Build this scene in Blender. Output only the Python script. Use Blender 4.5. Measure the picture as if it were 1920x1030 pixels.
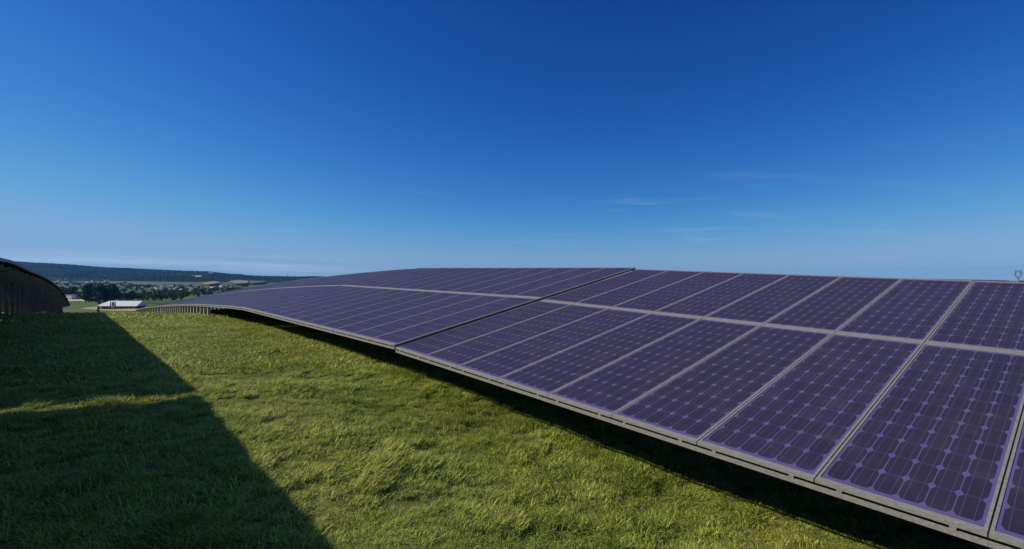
import bpy, bmesh, math, random
import numpy as np
from mathutils import Vector, Matrix, Quaternion, noise
random.seed(7); rng = np.random.default_rng(7)
SC = bpy.context.scene; COL = SC.collection
for o in list(bpy.data.objects): bpy.data.objects.remove(o)

# ---------------------------------------------------------------- camera
CAMZ = 2.25
cam = bpy.data.objects.new('camera', bpy.data.cameras.new('camera')); COL.objects.link(cam)
F = 937.0; HOR = 522.0
cam.data.sensor_width = 36; cam.data.lens = 36 * F / 1920
cam.data.clip_start = 0.05; cam.data.clip_end = 30000
PITCH = math.atan((HOR - 515) / F)
cam.location = (0, 0, CAMZ); cam.rotation_euler = (math.pi / 2 + PITCH, 0, 0)
SC.camera = cam

# ---------------------------------------------------------------- light
EXPO = 0.5; EXPK = 2 ** -EXPO
SUN_AZ = math.radians(-84.0)      # clockwise from +Y (the camera's heading)
SUN_EL = math.radians(28.3)
to_sun = Vector((math.sin(SUN_AZ) * math.cos(SUN_EL), math.cos(SUN_AZ) * math.cos(SUN_EL), math.sin(SUN_EL)))
sl = bpy.data.lights.new('sun', 'SUN'); sl.energy = 4.2; sl.angle = math.radians(0.6); sl.color = (1.0, 0.93, 0.80)
so = bpy.data.objects.new('sun', sl); COL.objects.link(so)
so.rotation_euler = (-to_sun).to_track_quat('-Z', 'Y').to_euler(); so.location = (-20, 0, 20)

W = bpy.data.worlds.new('World'); SC.world = W; W.use_nodes = True
nt = W.node_tree; nt.nodes.clear()
N = nt.nodes.new; L = nt.links.new
sky = N('ShaderNodeTexSky'); sky.sky_type = 'NISHITA'; sky.sun_disc = False
sky.sun_elevation = SUN_EL; sky.sun_rotation = SUN_AZ
sky.altitude = 1200; sky.air_density = 1.0; sky.dust_density = 0.15; sky.ozone_density = 3.2
bg = N('ShaderNodeBackground'); bg.inputs['Strength'].default_value = 0.075
out = N('ShaderNodeOutputWorld')
tc = N('ShaderNodeTexCoord'); sep = N('ShaderNodeSeparateXYZ'); L(tc.outputs['Generated'], sep.inputs[0])
def wm(op, a, b=None, c=None, clamp=False):
    n = N('ShaderNodeMath'); n.operation = op; n.use_clamp = clamp
    for i, v in enumerate((a, b, c)):
        if v is None: continue
        if isinstance(v, (int, float)): n.inputs[i].default_value = v
        else: L(v, n.inputs[i])
    return n.outputs[0]
# thin cirrus: noise on a high flat layer
zz = wm('MAXIMUM', sep.outputs['Z'], 0.0)
inv = wm('DIVIDE', 1.0, wm('ADD', zz, 0.03))
cmb = N('ShaderNodeCombineXYZ')
L(wm('MULTIPLY', sep.outputs['X'], inv), cmb.inputs[0]); L(wm('MULTIPLY', sep.outputs['Y'], inv), cmb.inputs[1])
def cirrus(scale, sx, sy, rot, lo, hi, seed):
    mp = N('ShaderNodeMapping'); mp.inputs['Scale'].default_value = (sx, sy, 1); mp.inputs['Rotation'].default_value = (0, 0, rot)
    mp.inputs['Location'].default_value = (seed, seed * .7, 0)
    L(cmb.outputs[0], mp.inputs[0])
    n = N('ShaderNodeTexNoise'); n.inputs['Scale'].default_value = scale; n.inputs['Detail'].default_value = 7
    n.inputs['Roughness'].default_value = .62; n.inputs['Distortion'].default_value = .5; L(mp.outputs[0], n.inputs['Vector'])
    m = N('ShaderNodeMapRange'); m.inputs[1].default_value = lo; m.inputs[2].default_value = hi; m.interpolation_type = 'SMOOTHSTEP'
    L(n.outputs[0], m.inputs[0]); return m.outputs[0]
c1 = cirrus(0.55, 1.0, 2.6, 0.55, .50, .78, 3.1)
c2 = cirrus(0.16, 1.0, 1.6, 0.2, .44, .64, 8.4)
cl = wm('MULTIPLY', wm('MULTIPLY', c1, c2), 0.17)
low = N('ShaderNodeMapRange'); low.inputs[1].default_value = .42; low.inputs[2].default_value = .02; L(sep.outputs['Z'], low.inputs[0])
cl = wm('MULTIPLY', cl, low.outputs[0])
# long thin bank low over the valley on the left
v3 = N('ShaderNodeCombineXYZ'); L(wm('MULTIPLY', sep.outputs['X'], 2.6), v3.inputs[0]); L(wm('ADD', wm('MULTIPLY', sep.outputs['Z'], 75.0), wm('MULTIPLY', sep.outputs['X'], 2.2)), v3.inputs[1])
n3 = N('ShaderNodeTexNoise'); n3.inputs['Scale'].default_value = 1.0; n3.inputs['Detail'].default_value = 5; L(v3.outputs[0], n3.inputs['Vector'])
def rng_(v, a, b):
    m = N('ShaderNodeMapRange'); m.interpolation_type = 'SMOOTHSTEP'; m.inputs[1].default_value = a; m.inputs[2].default_value = b; L(v, m.inputs[0]); return m.outputs[0]
bank = wm('MULTIPLY', wm('MULTIPLY', rng_(n3.outputs[0], .36, .66), rng_(sep.outputs['Z'], .046, .030)), rng_(sep.outputs['X'], -.15, -.5))
cl = wm('ADD', cl, wm('MULTIPLY', bank, .33), clamp=True)
mix = N('ShaderNodeMix'); mix.data_type = 'RGBA'
# deep clean-air blue: contrast of the sky colour per channel
ss = N('ShaderNodeSeparateColor'); L(sky.outputs[0], ss.inputs[0]); sc_ = N('ShaderNodeCombineColor')
SK = 0.075
for i, (gm, kk) in enumerate(((2.1, 2.12), (1.55, 1.64), (1.33, 2.09))):
    q = wm('MULTIPLY', wm('POWER', wm('MULTIPLY', ss.outputs[i], SK), gm), kk * 1.06)
    c0 = (.25, .45, .72)[i]        # soft shoulder so that the glow round the sun stays below white
    q = wm('DIVIDE', q, wm('POWER', wm('ADD', 1.0, wm('POWER', wm('DIVIDE', q, c0), 3.0)), 1 / 3))
    L(wm('MULTIPLY', q, EXPK / SK), sc_.inputs[i])
up_ = N('ShaderNodeMapRange'); up_.interpolation_type = 'SMOOTHSTEP'; up_.inputs[1].default_value = .52; up_.inputs[2].default_value = .85; L(sep.outputs['Z'], up_.inputs[0])  # ungraded, brightened sky added high overhead as fill light for the shadows
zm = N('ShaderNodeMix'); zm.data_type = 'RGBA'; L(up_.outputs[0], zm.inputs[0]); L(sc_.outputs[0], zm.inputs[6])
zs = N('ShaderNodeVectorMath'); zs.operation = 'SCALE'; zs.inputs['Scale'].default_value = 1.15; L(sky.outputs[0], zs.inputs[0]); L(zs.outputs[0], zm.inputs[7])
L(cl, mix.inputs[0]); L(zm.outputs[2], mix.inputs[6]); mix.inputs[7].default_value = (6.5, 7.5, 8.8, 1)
hs = N('ShaderNodeHueSaturation'); hs.inputs['Saturation'].default_value = 1.0; hs.inputs['Hue'].default_value = 0.5
L(mix.outputs[2], hs.inputs['Color'])
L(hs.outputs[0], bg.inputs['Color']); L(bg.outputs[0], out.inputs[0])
SC.view_settings.view_transform = 'Standard'; SC.view_settings.look = 'None'
SC.view_settings.exposure = EXPO; SC.view_settings.gamma = 1.0
SC.cycles.max_bounces = 6; SC.cycles.volume_bounces = 0; SC.cycles.transparent_max_bounces = 8

# ---------------------------------------------------------------- coordinates along the rows
A0 = math.radians(-40.6)
U = np.array([math.sin(A0), math.cos(A0)]); V = np.array([math.cos(A0), -math.sin(A0)])
def uv(u, v): p = U * u + V * v; return float(p[0]), float(p[1])
def pix(px, py):              # direction (depth 1) seen at a photo pixel; used to take real positions off the photo
    x = (px - 960) / F; up = -(py - 515) / F
    return np.array([x, math.cos(PITCH) - up * math.sin(PITCH), math.sin(PITCH) + up * math.cos(PITCH)])

def hermite(xs, ys):
    xs = np.array(xs, float); ys = np.array(ys, float)
    h = np.diff(xs); d = np.diff(ys) / h; m = np.zeros_like(ys)
    m[0] = d[0]; m[-1] = d[-1]
    for i in range(1, len(xs) - 1):
        m[i] = 0 if d[i-1] * d[i] <= 0 else (h[i-1] + h[i]) / (h[i-1] / d[i] + h[i] / d[i-1])
    def fn(x):
        x = np.asarray(x, float); xc = np.clip(x, xs[0], xs[-1])
        i = np.clip(np.searchsorted(xs, xc) - 1, 0, len(xs) - 2)
        t = (xc - xs[i]) / h[i]
        return ((1 + 2*t) * (1-t)**2 * ys[i] + t * (1-t)**2 * h[i] * m[i] + t*t * (3 - 2*t) * ys[i+1] + t*t * (t-1) * h[i] * m[i+1])
    return fn
prof = hermite([-40, 0, 2.3, 7.8, 14, 19, 23.5, 29, 34.5, 42.5, 55, 67.5, 90, 122, 180, 250, 320, 389, 650, 1300, 1950, 2600, 3000, 3500, 12000],
               [-2.5, -2.25, -2.18, -1.78, -1.6, -1.58, -1.65, -1.80, -2.0, -2.4, -3.18, -4.1, -5.7, -8.0, -11.3, -14.0, -16.5, -18.6, -24, -32, -36, -27, -20, -14, -14])
def sstep(a, b, x):
    t = np.clip((x - a) / (b - a), 0, 1); return t * t * (3 - 2 * t)
RX = [-400, 0, 40, 60, 120, 160, 200, 240, 320, 367, 395, 420, 444, 480, 540, 600, 700, 900, 2500]
RY = [489, 491, 493.2, 494.5, 498.5, 501, 503.5, 505, 508.7, 510.3, 511.5, 514, 516.3, 518.6, 520.2, 521.5, 523.5, 527, 527]
ridge = hermite(RX, RY)
RD = 4300.0
def nz(x, y, s, seed=0.0): return noise.noise(Vector((x * s + seed, y * s - seed, seed)))
def hill_h(X, Y):             # height of the wooded ridge, camera-relative
    R = np.hypot(X, Y); px = 960 + F * X / np.maximum(Y, 1)
    top = (HOR - ridge(px)) / F * RD
    return top
def ground_rel(X, Y, detail=True):
    X = np.asarray(X, float); Y = np.asarray(Y, float)
    u = X * U[0] + Y * U[1]; v = X * V[0] + Y * V[1]
    z = prof(u)
    z = z - 0.03 * np.clip(v, -2, 5) * sstep(12, 25, u) * (1 - sstep(80, 120, u)) + .04 * sstep(12, 25, u)* (1 - sstep(80, 120, u))
    z = z - .13 * sstep(0, 3, u) * sstep(2.2, 3.6, v) * (1 - sstep(18, 26, u)) - .35 * sstep(3.9, 4.8, v) * sstep(25, 32, u) * (1 - sstep(70, 90, u)) * (1 - sstep(14, 20, v)) + .10 * sstep(14, 18, u) * (1 - sstep(26, 32, u)) * sstep(2, 4, v)
    z = z + .55 * sstep(5.5, 8, v) * (1 - sstep(12, 16, v)) * sstep(12, 18, u) * (1 - sstep(60, 80, u))
    z = z - 0.010 * np.clip(np.abs(v) - 40, 0, 3000) * sstep(30, 90, np.abs(v)) * (1 - sstep(600, 1500, u))
    # wooded ridge
    tp = hill_h(X, Y); D = Y
    k = sstep(2650, RD, D) * (Y > 100)
    z = z * (1 - k) + tp * k
    return z
def GZ(x, y): return float(ground_rel(x, y)) + CAMZ + bump(x, y)
def bump(x, y):
    r = math.hypot(x, y)
    if r > 400: return 0.0
    k = min(1, r / 6) * 1.0
    u = x * U[0] + y * U[1]; v = x * V[0] + y * V[1]
    b = 0.035 * noise.noise(Vector((u * 1.6, v * .55, 3.3))) + .03 * noise.noise(Vector((u * .6, v * .4, 9.1))) + .014 * noise.noise(Vector((u * 4, v * 2.4, 1.1)))
    return b
def hit(px, py, start=100.0):  # where the line of sight through a photo pixel meets the terrain
    d = pix(px, py); t = start
    while t < 6000:
        p = d * t
        if p[2] < float(ground_rel(p[0], p[1])): return Vector((p[0], p[1], float(ground_rel(p[0], p[1])) + CAMZ)), t
        t *= 1.004
    return None, None

# ---------------------------------------------------------------- materials
def mat(name, rough=.7, spec=.3, metal=0.0):
    m = bpy.data.materials.new(name); m.use_nodes = True; t = m.node_tree
    b = t.nodes['Principled BSDF']; b.inputs['Roughness'].default_value = rough
    b.inputs['Specular IOR Level'].default_value = spec; b.inputs['Metallic'].default_value = metal
    return m, t, b
class NB:
    def __init__(s, t): s.t = t
    def n(s, k, **kw):
        x = s.t.nodes.new(k)
        for a, v in kw.items(): setattr(x, a, v)
        return x
    def l(s, a, b): s.t.links.new(a, b)
    def m(s, op, a, b=None, c=None, clamp=False):
        n = s.n('ShaderNodeMath', operation=op, use_clamp=clamp)
        for i, v in enumerate((a, b, c)):
            if v is None: continue
            if isinstance(v, (int, float)): n.inputs[i].default_value = v
            else: s.l(v, n.inputs[i])
        return n.outputs[0]
    def noise(s, vec, scale, detail=4, rough=.5, dist=0):
        n = s.n('ShaderNodeTexNoise'); n.inputs['Scale'].default_value = scale; n.inputs['Detail'].default_value = detail
        n.inputs['Roughness'].default_value = rough; n.inputs['Distortion'].default_value = dist
        if vec is not None: s.l(vec, n.inputs['Vector'])
        return n.outputs[0]
    def ramp(s, fac, stops):
        r = s.n('ShaderNodeValToRGB'); e = r.color_ramp.elements
        while len(e) > 1: e.remove(e[0])
        e[0].position = stops[0][0]; e[0].color = (*stops[0][1], 1)
        for p, c in stops[1:]:
            k = e.new(p); k.color = (*c, 1)
        s.l(fac, r.inputs[0]); return r.outputs[0]
    def mix(s, f, a, b, mode='MIX'):
        x = s.n('ShaderNodeMix', data_type='RGBA', blend_type=mode)
        for sock, v in ((0, f), (6, a), (7, b)):
            if isinstance(v, (int, float)): x.inputs[sock].default_value = v
            elif isinstance(v, tuple): x.inputs[sock].default_value = (*v, 1)
            else: s.l(v, x.inputs[sock])
        return x.outputs[2]
    def maprange(s, v, a, b, c=0., d=1., smooth=True):
        m = s.n('ShaderNodeMapRange'); m.interpolation_type = 'SMOOTHSTEP' if smooth else 'LINEAR'
        for i, q in enumerate((a, b, c, d)): m.inputs[i + 1].default_value = q
        s.l(v, m.inputs[0]); return m.outputs[0]
    def bump(s, h, strength, dist, bsdf):
        b = s.n('ShaderNodeBump'); b.inputs['Strength'].default_value = strength; b.inputs['Distance'].default_value = dist
        s.l(h, b.inputs['Height']); s.l(b.outputs[0], bsdf.inputs['Normal'])

def plain(name, c1, c2, scale=3.0, rough=.7, spec=.3, metal=0., bumpd=0.0, coord='Object'):
    m, t, b = mat(name, rough, spec, metal); g = NB(t); tcn = g.n('ShaderNodeTexCoord')
    f = g.noise(tcn.outputs[coord], scale, 5, .6)
    g.l(g.ramp(f, [(.3, c1), (.7, c2)]), b.inputs['Base Color'])
    if bumpd: g.bump(f, .5, bumpd, b)
    return m

PW, PL = 0.914, 3.515          # panel width and length; pitch along the row 0.9235
PITCH_U = 0.9235
FS, FE = 0.018, 0.052          # frame width at the sides and at the ends
def glass_material():
    m, t, b = mat('solar_glass', .5, .09); g = NB(t); tcn = g.n('ShaderNodeTexCoord')
    s = g.n('ShaderNodeSeparateXYZ'); g.l(tcn.outputs['Object'], s.inputs[0])
    mx, my = FS + .016, FE + .045
    cw = (PW - 2 * mx) / 6; ch = (PL - 2 * my) / 12
    cx = g.m('DIVIDE', g.m('SUBTRACT', s.outputs[0], mx), cw); cy = g.m('DIVIDE', g.m('SUBTRACT', s.outputs[1], my), ch)
    fx = g.m('SUBTRACT', g.m('FRACT', g.m('ADD', cx, 10)), .5); fy = g.m('SUBTRACT', g.m('FRACT', g.m('ADD', cy, 10)), .5)
    ax = g.m('ABSOLUTE', fx); ay = g.m('ABSOLUTE', fy)
    cut = g.m('GREATER_THAN', g.m('ADD', ax, ay), 1 - .185)
    gapx = g.m('GREATER_THAN', ax, .5 - .0035 / cw); gapy = g.m('GREATER_THAN', ay, .5 - .0035 / ch)
    inx = g.m('MULTIPLY', g.m('GREATER_THAN', cx, 0), g.m('LESS_THAN', cx, 6))
    iny = g.m('MULTIPLY', g.m('GREATER_THAN', cy, 0), g.m('LESS_THAN', cy, 12))
    outm = g.m('SUBTRACT', 1, g.m('MULTIPLY', inx, iny))
    bus = g.m('LESS_THAN', g.m('ABSOLUTE', g.m('SUBTRACT', ax, .235)), .0017 / cw)
    back = g.m('MAXIMUM', g.m('MAXIMUM', cut, gapx), outm)
    line = g.m('MAXIMUM', g.m('MULTIPLY', bus, .62), g.m('MULTIPLY', gapy, .55))
    mask = g.m('MAXIMUM', back, line)
    # each cell a slightly different tone
    cm = g.n('ShaderNodeCombineXYZ'); g.l(g.m('FLOOR', cx), cm.inputs[0]); g.l(g.m('FLOOR', cy), cm.inputs[1])
    oi = g.n('ShaderNodeObjectInfo'); g.l(g.m('MULTIPLY', oi.outputs['Random'], 50), cm.inputs[2])
    wn = g.n('ShaderNodeTexWhiteNoise'); g.l(cm.outputs[0], wn.inputs[0])
    cell = g.mix(wn.outputs['Value'], (.028, .0225, .050), (.035, .0285, .061))
    cell = g.mix(g.m('MULTIPLY', oi.outputs['Random'], .5), cell, (.024, .021, .044))
    dust = g.noise(tcn.outputs['Object'], 2.3, 6, .65)
    col = g.mix(mask, cell, (.094, .078, .205))
    col = g.mix(g.maprange(dust, .45, .8, 0, .10), col, (.20, .19, .18))
    g.l(col, b.inputs['Base Color'])
    g.l(g.maprange(dust, .3, .8, .42, .55), b.inputs['Roughness'])
    b.inputs['Sheen Weight'].default_value = .035; b.inputs['Sheen Roughness'].default_value = .45; b.inputs['Sheen Tint'].default_value = (.85, .68, .55, 1)   # film of dust
    return m
def alu_material():
    m, t, b = mat('weathered_aluminium', .62, .35, .15); g = NB(t); tcn = g.n('ShaderNodeTexCoord')
    mp = g.n('ShaderNodeMapping'); mp.inputs['Scale'].default_value = (4, 14, 14); g.l(tcn.outputs['Object'], mp.inputs[0])
    a = g.noise(mp.outputs[0], 4, 6, .65); c = g.noise(tcn.outputs['Object'], 60, 3, .6)
    col = g.ramp(a, [(.28, (.17, .160, .150)), (.5, (.25, .238, .222)), (.72, (.34, .325, .30))])
    col = g.mix(g.maprange(c, .35, .75, 0, .4), col, (.14, .13, .11))
    g.l(col, b.inputs['Base Color']); g.bump(c, .3, .002, b)
    return m
M = {}
M['glass'] = glass_material(); M['alu'] = alu_material()
M['backsheet'] = plain('panel_backsheet', (.014, .013, .012), (.024, .022, .020), 3, .9, .03)
M['steel'] = plain('galvanised_steel', (.30, .30, .28), (.40, .39, .37), 8, .5, .4, .3)
M['weathered'] = plain('weathered_post', (.13, .12, .11), (.30, .27, .24), 1.1, .85, .2)
M['concrete'] = plain('pale_concrete', (.40, .37, .32), (.52, .49, .43), 6, .85, .2)
M['darkmetal'] = plain('dark_steel', (.05, .055, .05), (.09, .09, .08), 5, .5, .4, .4)

# ---------------------------------------------------------------- object helpers
def link(o, parent=None):
    COL.objects.link(o)
    if parent: o.parent = parent
    return o
def tag(o, label=None, cat=None, group=None, kind=None):
    if label: o['label'] = label
    if cat: o['category'] = cat
    if group: o['group'] = group
    if kind: o['kind'] = kind
    return o
def empty(name, loc, label, cat, group=None):
    o = bpy.data.objects.new(name, None); o.location = loc; o.empty_display_size = .3; link(o)
    return tag(o, label, cat, group)
def mobj(name, me, parent=None, loc=(0, 0, 0)):
    o = bpy.data.objects.new(name, me); o.location = loc; return link(o, parent)
def box(bm, a, b, mi=0):
    x0, y0, z0 = a; x1, y1, z1 = b
    v = [bm.verts.new(p) for p in ((x0,y0,z0),(x1,y0,z0),(x1,y1,z0),(x0,y1,z0),(x0,y0,z1),(x1,y0,z1),(x1,y1,z1),(x0,y1,z1))]
    for q in ((0,3,2,1),(4,5,6,7),(0,1,5,4),(1,2,6,5),(2,3,7,6),(3,0,4,7)):
        f = bm.faces.new([v[i] for i in q]); f.material_index = mi
def bar(bm, p, q, w, h, upv=Vector((0, 0, 1)), mi=0):      # box beam from p to q
    p = Vector(p); q = Vector(q); d = (q - p).normalized(); s = d.cross(upv)
    if s.length < 1e-4: s = Vector((1, 0, 0))
    s.normalize(); t = s.cross(d)
    vs = []
    for c in (p, q):
        for a, b in ((-1,-1),(1,-1),(1,1),(-1,1)): vs.append(bm.verts.new(c + s * a * w / 2 + t * b * h / 2))
    for qd in ((0,1,2,3),(7,6,5,4),(0,4,5,1),(1,5,6,2),(2,6,7,3),(3,7,4,0)):
        f = bm.faces.new([vs[i] for i in qd]); f.material_index = mi
def tube(bm, p, q, r0, r1, n=8, mi=0):
    p = Vector(p); q = Vector(q); d = (q - p).normalized(); s = d.orthogonal().normalized(); t = d.cross(s)
    a = [bm.verts.new(p + (s * math.cos(k * 6.2832 / n) + t * math.sin(k * 6.2832 / n)) * r0) for k in range(n)]
    b = [bm.verts.new(q + (s * math.cos(k * 6.2832 / n) + t * math.sin(k * 6.2832 / n)) * r1) for k in range(n)]
    for k in range(n):
        f = bm.faces.new((a[k], a[(k+1) % n], b[(k+1) % n], b[k])); f.material_index = mi; f.smooth = True
    bm.faces.new(a[::-1]).material_index = mi; bm.faces.new(b).material_index = mi
def mesh(name, bm, *ms):
    bmesh.ops.recalc_face_normals(bm, faces=bm.faces)
    me = bpy.data.meshes.new(name); bm.to_mesh(me); bm.free()
    for m in ms: me.materials.append(m)
    return me

# ---------------------------------------------------------------- ground
def grass_ground_material():
    m, t, b = mat('grassland', .95, .1); g = NB(t); tcn = g.n('ShaderNodeTexCoord'); o = tcn.outputs['Object']
    geo = g.n('ShaderNodeNewGeometry')
    n1 = g.noise(o, .35, 4, .6, .3); n2 = g.noise(o, 9, 5, .7, .4); n3 = g.noise(o, 2.2, 4, .6)
    c = g.ramp(n2, [(.32, (.030, .034, .012)), (.5, (.13, .15, .035)), (.68, (.26, .28, .06))])
    c = g.mix(g.maprange(n1, .35, .7, 0, .5), c, (.10, .11, .020))
    # farther fields: strips of crops, meadow, stubble
    cd = g.n('ShaderNodeVectorMath', operation='LENGTH'); g.l(o, cd.inputs[0])
    vor = g.n('ShaderNodeTexVoronoi'); vor.inputs['Scale'].default_value = .0065
    mp = g.n('ShaderNodeMapping'); mp.inputs['Rotation'].default_value = (0, 0, .5); mp.inputs['Scale'].default_value = (1, 2.2, 1); g.l(o, mp.inputs[0]); g.l(mp.outputs[0], vor.inputs['Vector'])
    sp = g.n('ShaderNodeSeparateColor'); g.l(vor.outputs['Color'], sp.inputs[0])
    fld = g.ramp(sp.outputs[0], [(.0, (.045, .075, .022)), (.35, (.07, .10, .030)), (.6, (.11, .13, .04)), (.8, (.05, .07, .022)), (1., (.16, .15, .06))])
    nf = g.noise(o, .05, 5, .65); fld = g.mix(g.maprange(nf, .35, .7, 0, .5), fld, (.05, .075, .022))
    c = g.mix(g.maprange(cd.outputs['Value'], 130, 220), c, fld)
    g.l(c, b.inputs['Base Color'])
    g.bump(n2, .8, .03, b)
    return m
def polar_ground():
    rs = [0.3]
    while rs[-1] < 9300: rs.append(rs[-1] * 1.03 + .01)
    rs = np.array(rs)
    ang = np.concatenate([np.radians(np.arange(-60, 52, .5)), np.radians(np.arange(52, 300, 4.0))])
    X = np.outer(rs, np.sin(ang)); Y = np.outer(rs, np.cos(ang))
    Z = ground_rel(X, Y) + CAMZ
    Z = np.where(Y > 100, Z - 12 * sstep(2600, 2900, Y), Z)   # the sheet runs on under the hills
    verts = []
    for i in range(len(rs)):
        for j in range(len(ang)):
            x, y = X[i, j], Y[i, j]; verts.append((x, y, Z[i, j] + (bump(x, y) if rs[i] < 150 else 0)))
    nA = len(ang); faces = []
    for i in range(len(rs) - 1):
        for j in range(nA):
            k = (j + 1) % nA
            faces.append((i*nA + j, (i+1)*nA + j, (i+1)*nA + k, i*nA + k))
    verts.append((0, 0, CAMZ + float(ground_rel(0, 0)))); c = len(verts) - 1
    for j in range(nA): faces.append((c, j, (j + 1) % nA))
    me = bpy.data.meshes.new('ground'); me.from_pydata(verts, [], faces); me.update()
    for p in me.polygons: p.use_smooth = True
    bm = bmesh.new(); bm.from_mesh(me); bmesh.ops.recalc_face_normals(bm, faces=bm.faces)
    if sum(f.normal.z for f in bm.faces) < 0: bmesh.ops.reverse_faces(bm, faces=bm.faces)
    bm.to_mesh(me); bm.free()
    me.materials.append(grass_ground_material())
    return tag(mobj('ground', me), kind='structure', label='grass covered rise falling away into a valley of fields')
polar_ground()

# wooded ridge as one heightfield
def hills():
    az = np.radians(np.arange(-62, -8, .09)); Ds = np.concatenate([np.arange(2600, 4500, 22), np.arange(4500, 5200, 60)])
    verts = []; 
    for D in Ds:
        for a in az:
            y = D; x = D * math.tan(a)
            z = float(0)
            verts.append([x, y, z])
    vv = np.array(verts); z = ground_rel(vv[:, 0], vv[:, 1]) + CAMZ
    k = sstep(2700, 2950, vv[:, 1])
    amp = np.array([nz(p[0], p[1], .0016, 5.) * 34 + nz(p[0], p[1], .006, 2.) * 9 for p in vv])
    below = sstep(RD, 2800, vv[:, 1]); 
    z = z + amp * k * (vv[:, 1] < RD - 30) * .8 * sstep(RD, RD - 500, vv[:, 1])
    z = z + k * (rng.random(len(vv)) * 9) - 40 * sstep(RD + 50, RD + 700, vv[:, 1])
    vv[:, 2] = z
    nA = len(az); faces = [(i*nA+j, i*nA+j+1, (i+1)*nA+j+1, (i+1)*nA+j) for i in range(len(Ds)-1) for j in range(nA-1)]
    me = bpy.data.meshes.new('hills'); me.from_pydata(vv.tolist(), [], faces); me.update()
    m, t, b = mat('far_forest', 1, 0); g = NB(t); tcn = g.n('ShaderNodeTexCoord'); o = tcn.outputs['Object']
    n1 = g.noise(o, .004, 6, .65); n2 = g.noise(o, .03, 4, .7)
    c = g.ramp(n1, [(.38, (.004, .015, .011)), (.5, (.012, .032, .018)), (.62, (.030, .056, .026))])
    c = g.mix(g.maprange(n2, .4, .7, 0, .6), c, (.010, .024, .011)); g.l(c, b.inputs['Base Color'])
    me.materials.append(m)
    return tag(mobj('hills', me), kind='structure', label='long dark wooded ridge sloping down to the right')
hills()

# ---------------------------------------------------------------- solar panel
def panel_mesh():
    bm = bmesh.new(); h = .026
    box(bm, (0, 0, -h), (PW, FE, 0)); box(bm, (0, PL - FE, -h), (PW, PL, 0))
    box(bm, (0, FE, -h), (FS, PL - FE, 0)); box(bm, (PW - FS, FE, -h), (PW, PL - FE, 0))
    return mesh('panel_frame', bm, M['alu'])
def glass_mesh():
    bm = bmesh.new(); box(bm, (FS, FE, -.012), (PW - FS, PL - FE, -.004))
    me = mesh('panel_glass', bm, M['glass'], M['backsheet'])
    for p in me.polygons:
        if p.normal.z < -.5: p.material_index = 1
    return me
PM, GM = panel_mesh(), glass_mesh()
def slot_rail_mesh(length, under=.0):
    # rail beneath a panel edge, with two spacer blocks that leave a slot under the frame
    bm = bmesh.new(); g = .016; t = .034
    box(bm, (0, .004, -.026 - g - t), (length, .052, -.026 - g))
    for c in (.17, .83):
        box(bm, (PW * c - .014, .006, -.026 - g - .001), (PW * c + .014, .050, -.0255))
    return mesh('front_rail', bm, M['alu'])
RM = slot_rail_mesh(PITCH_U + .0006)
def gutter_mesh():
    bm = bmesh.new(); box(bm, (0, PL - .10, -.13), (PITCH_U, PL - .02, -.075)); return mesh('purlin', bm, M['steel'])

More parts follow.
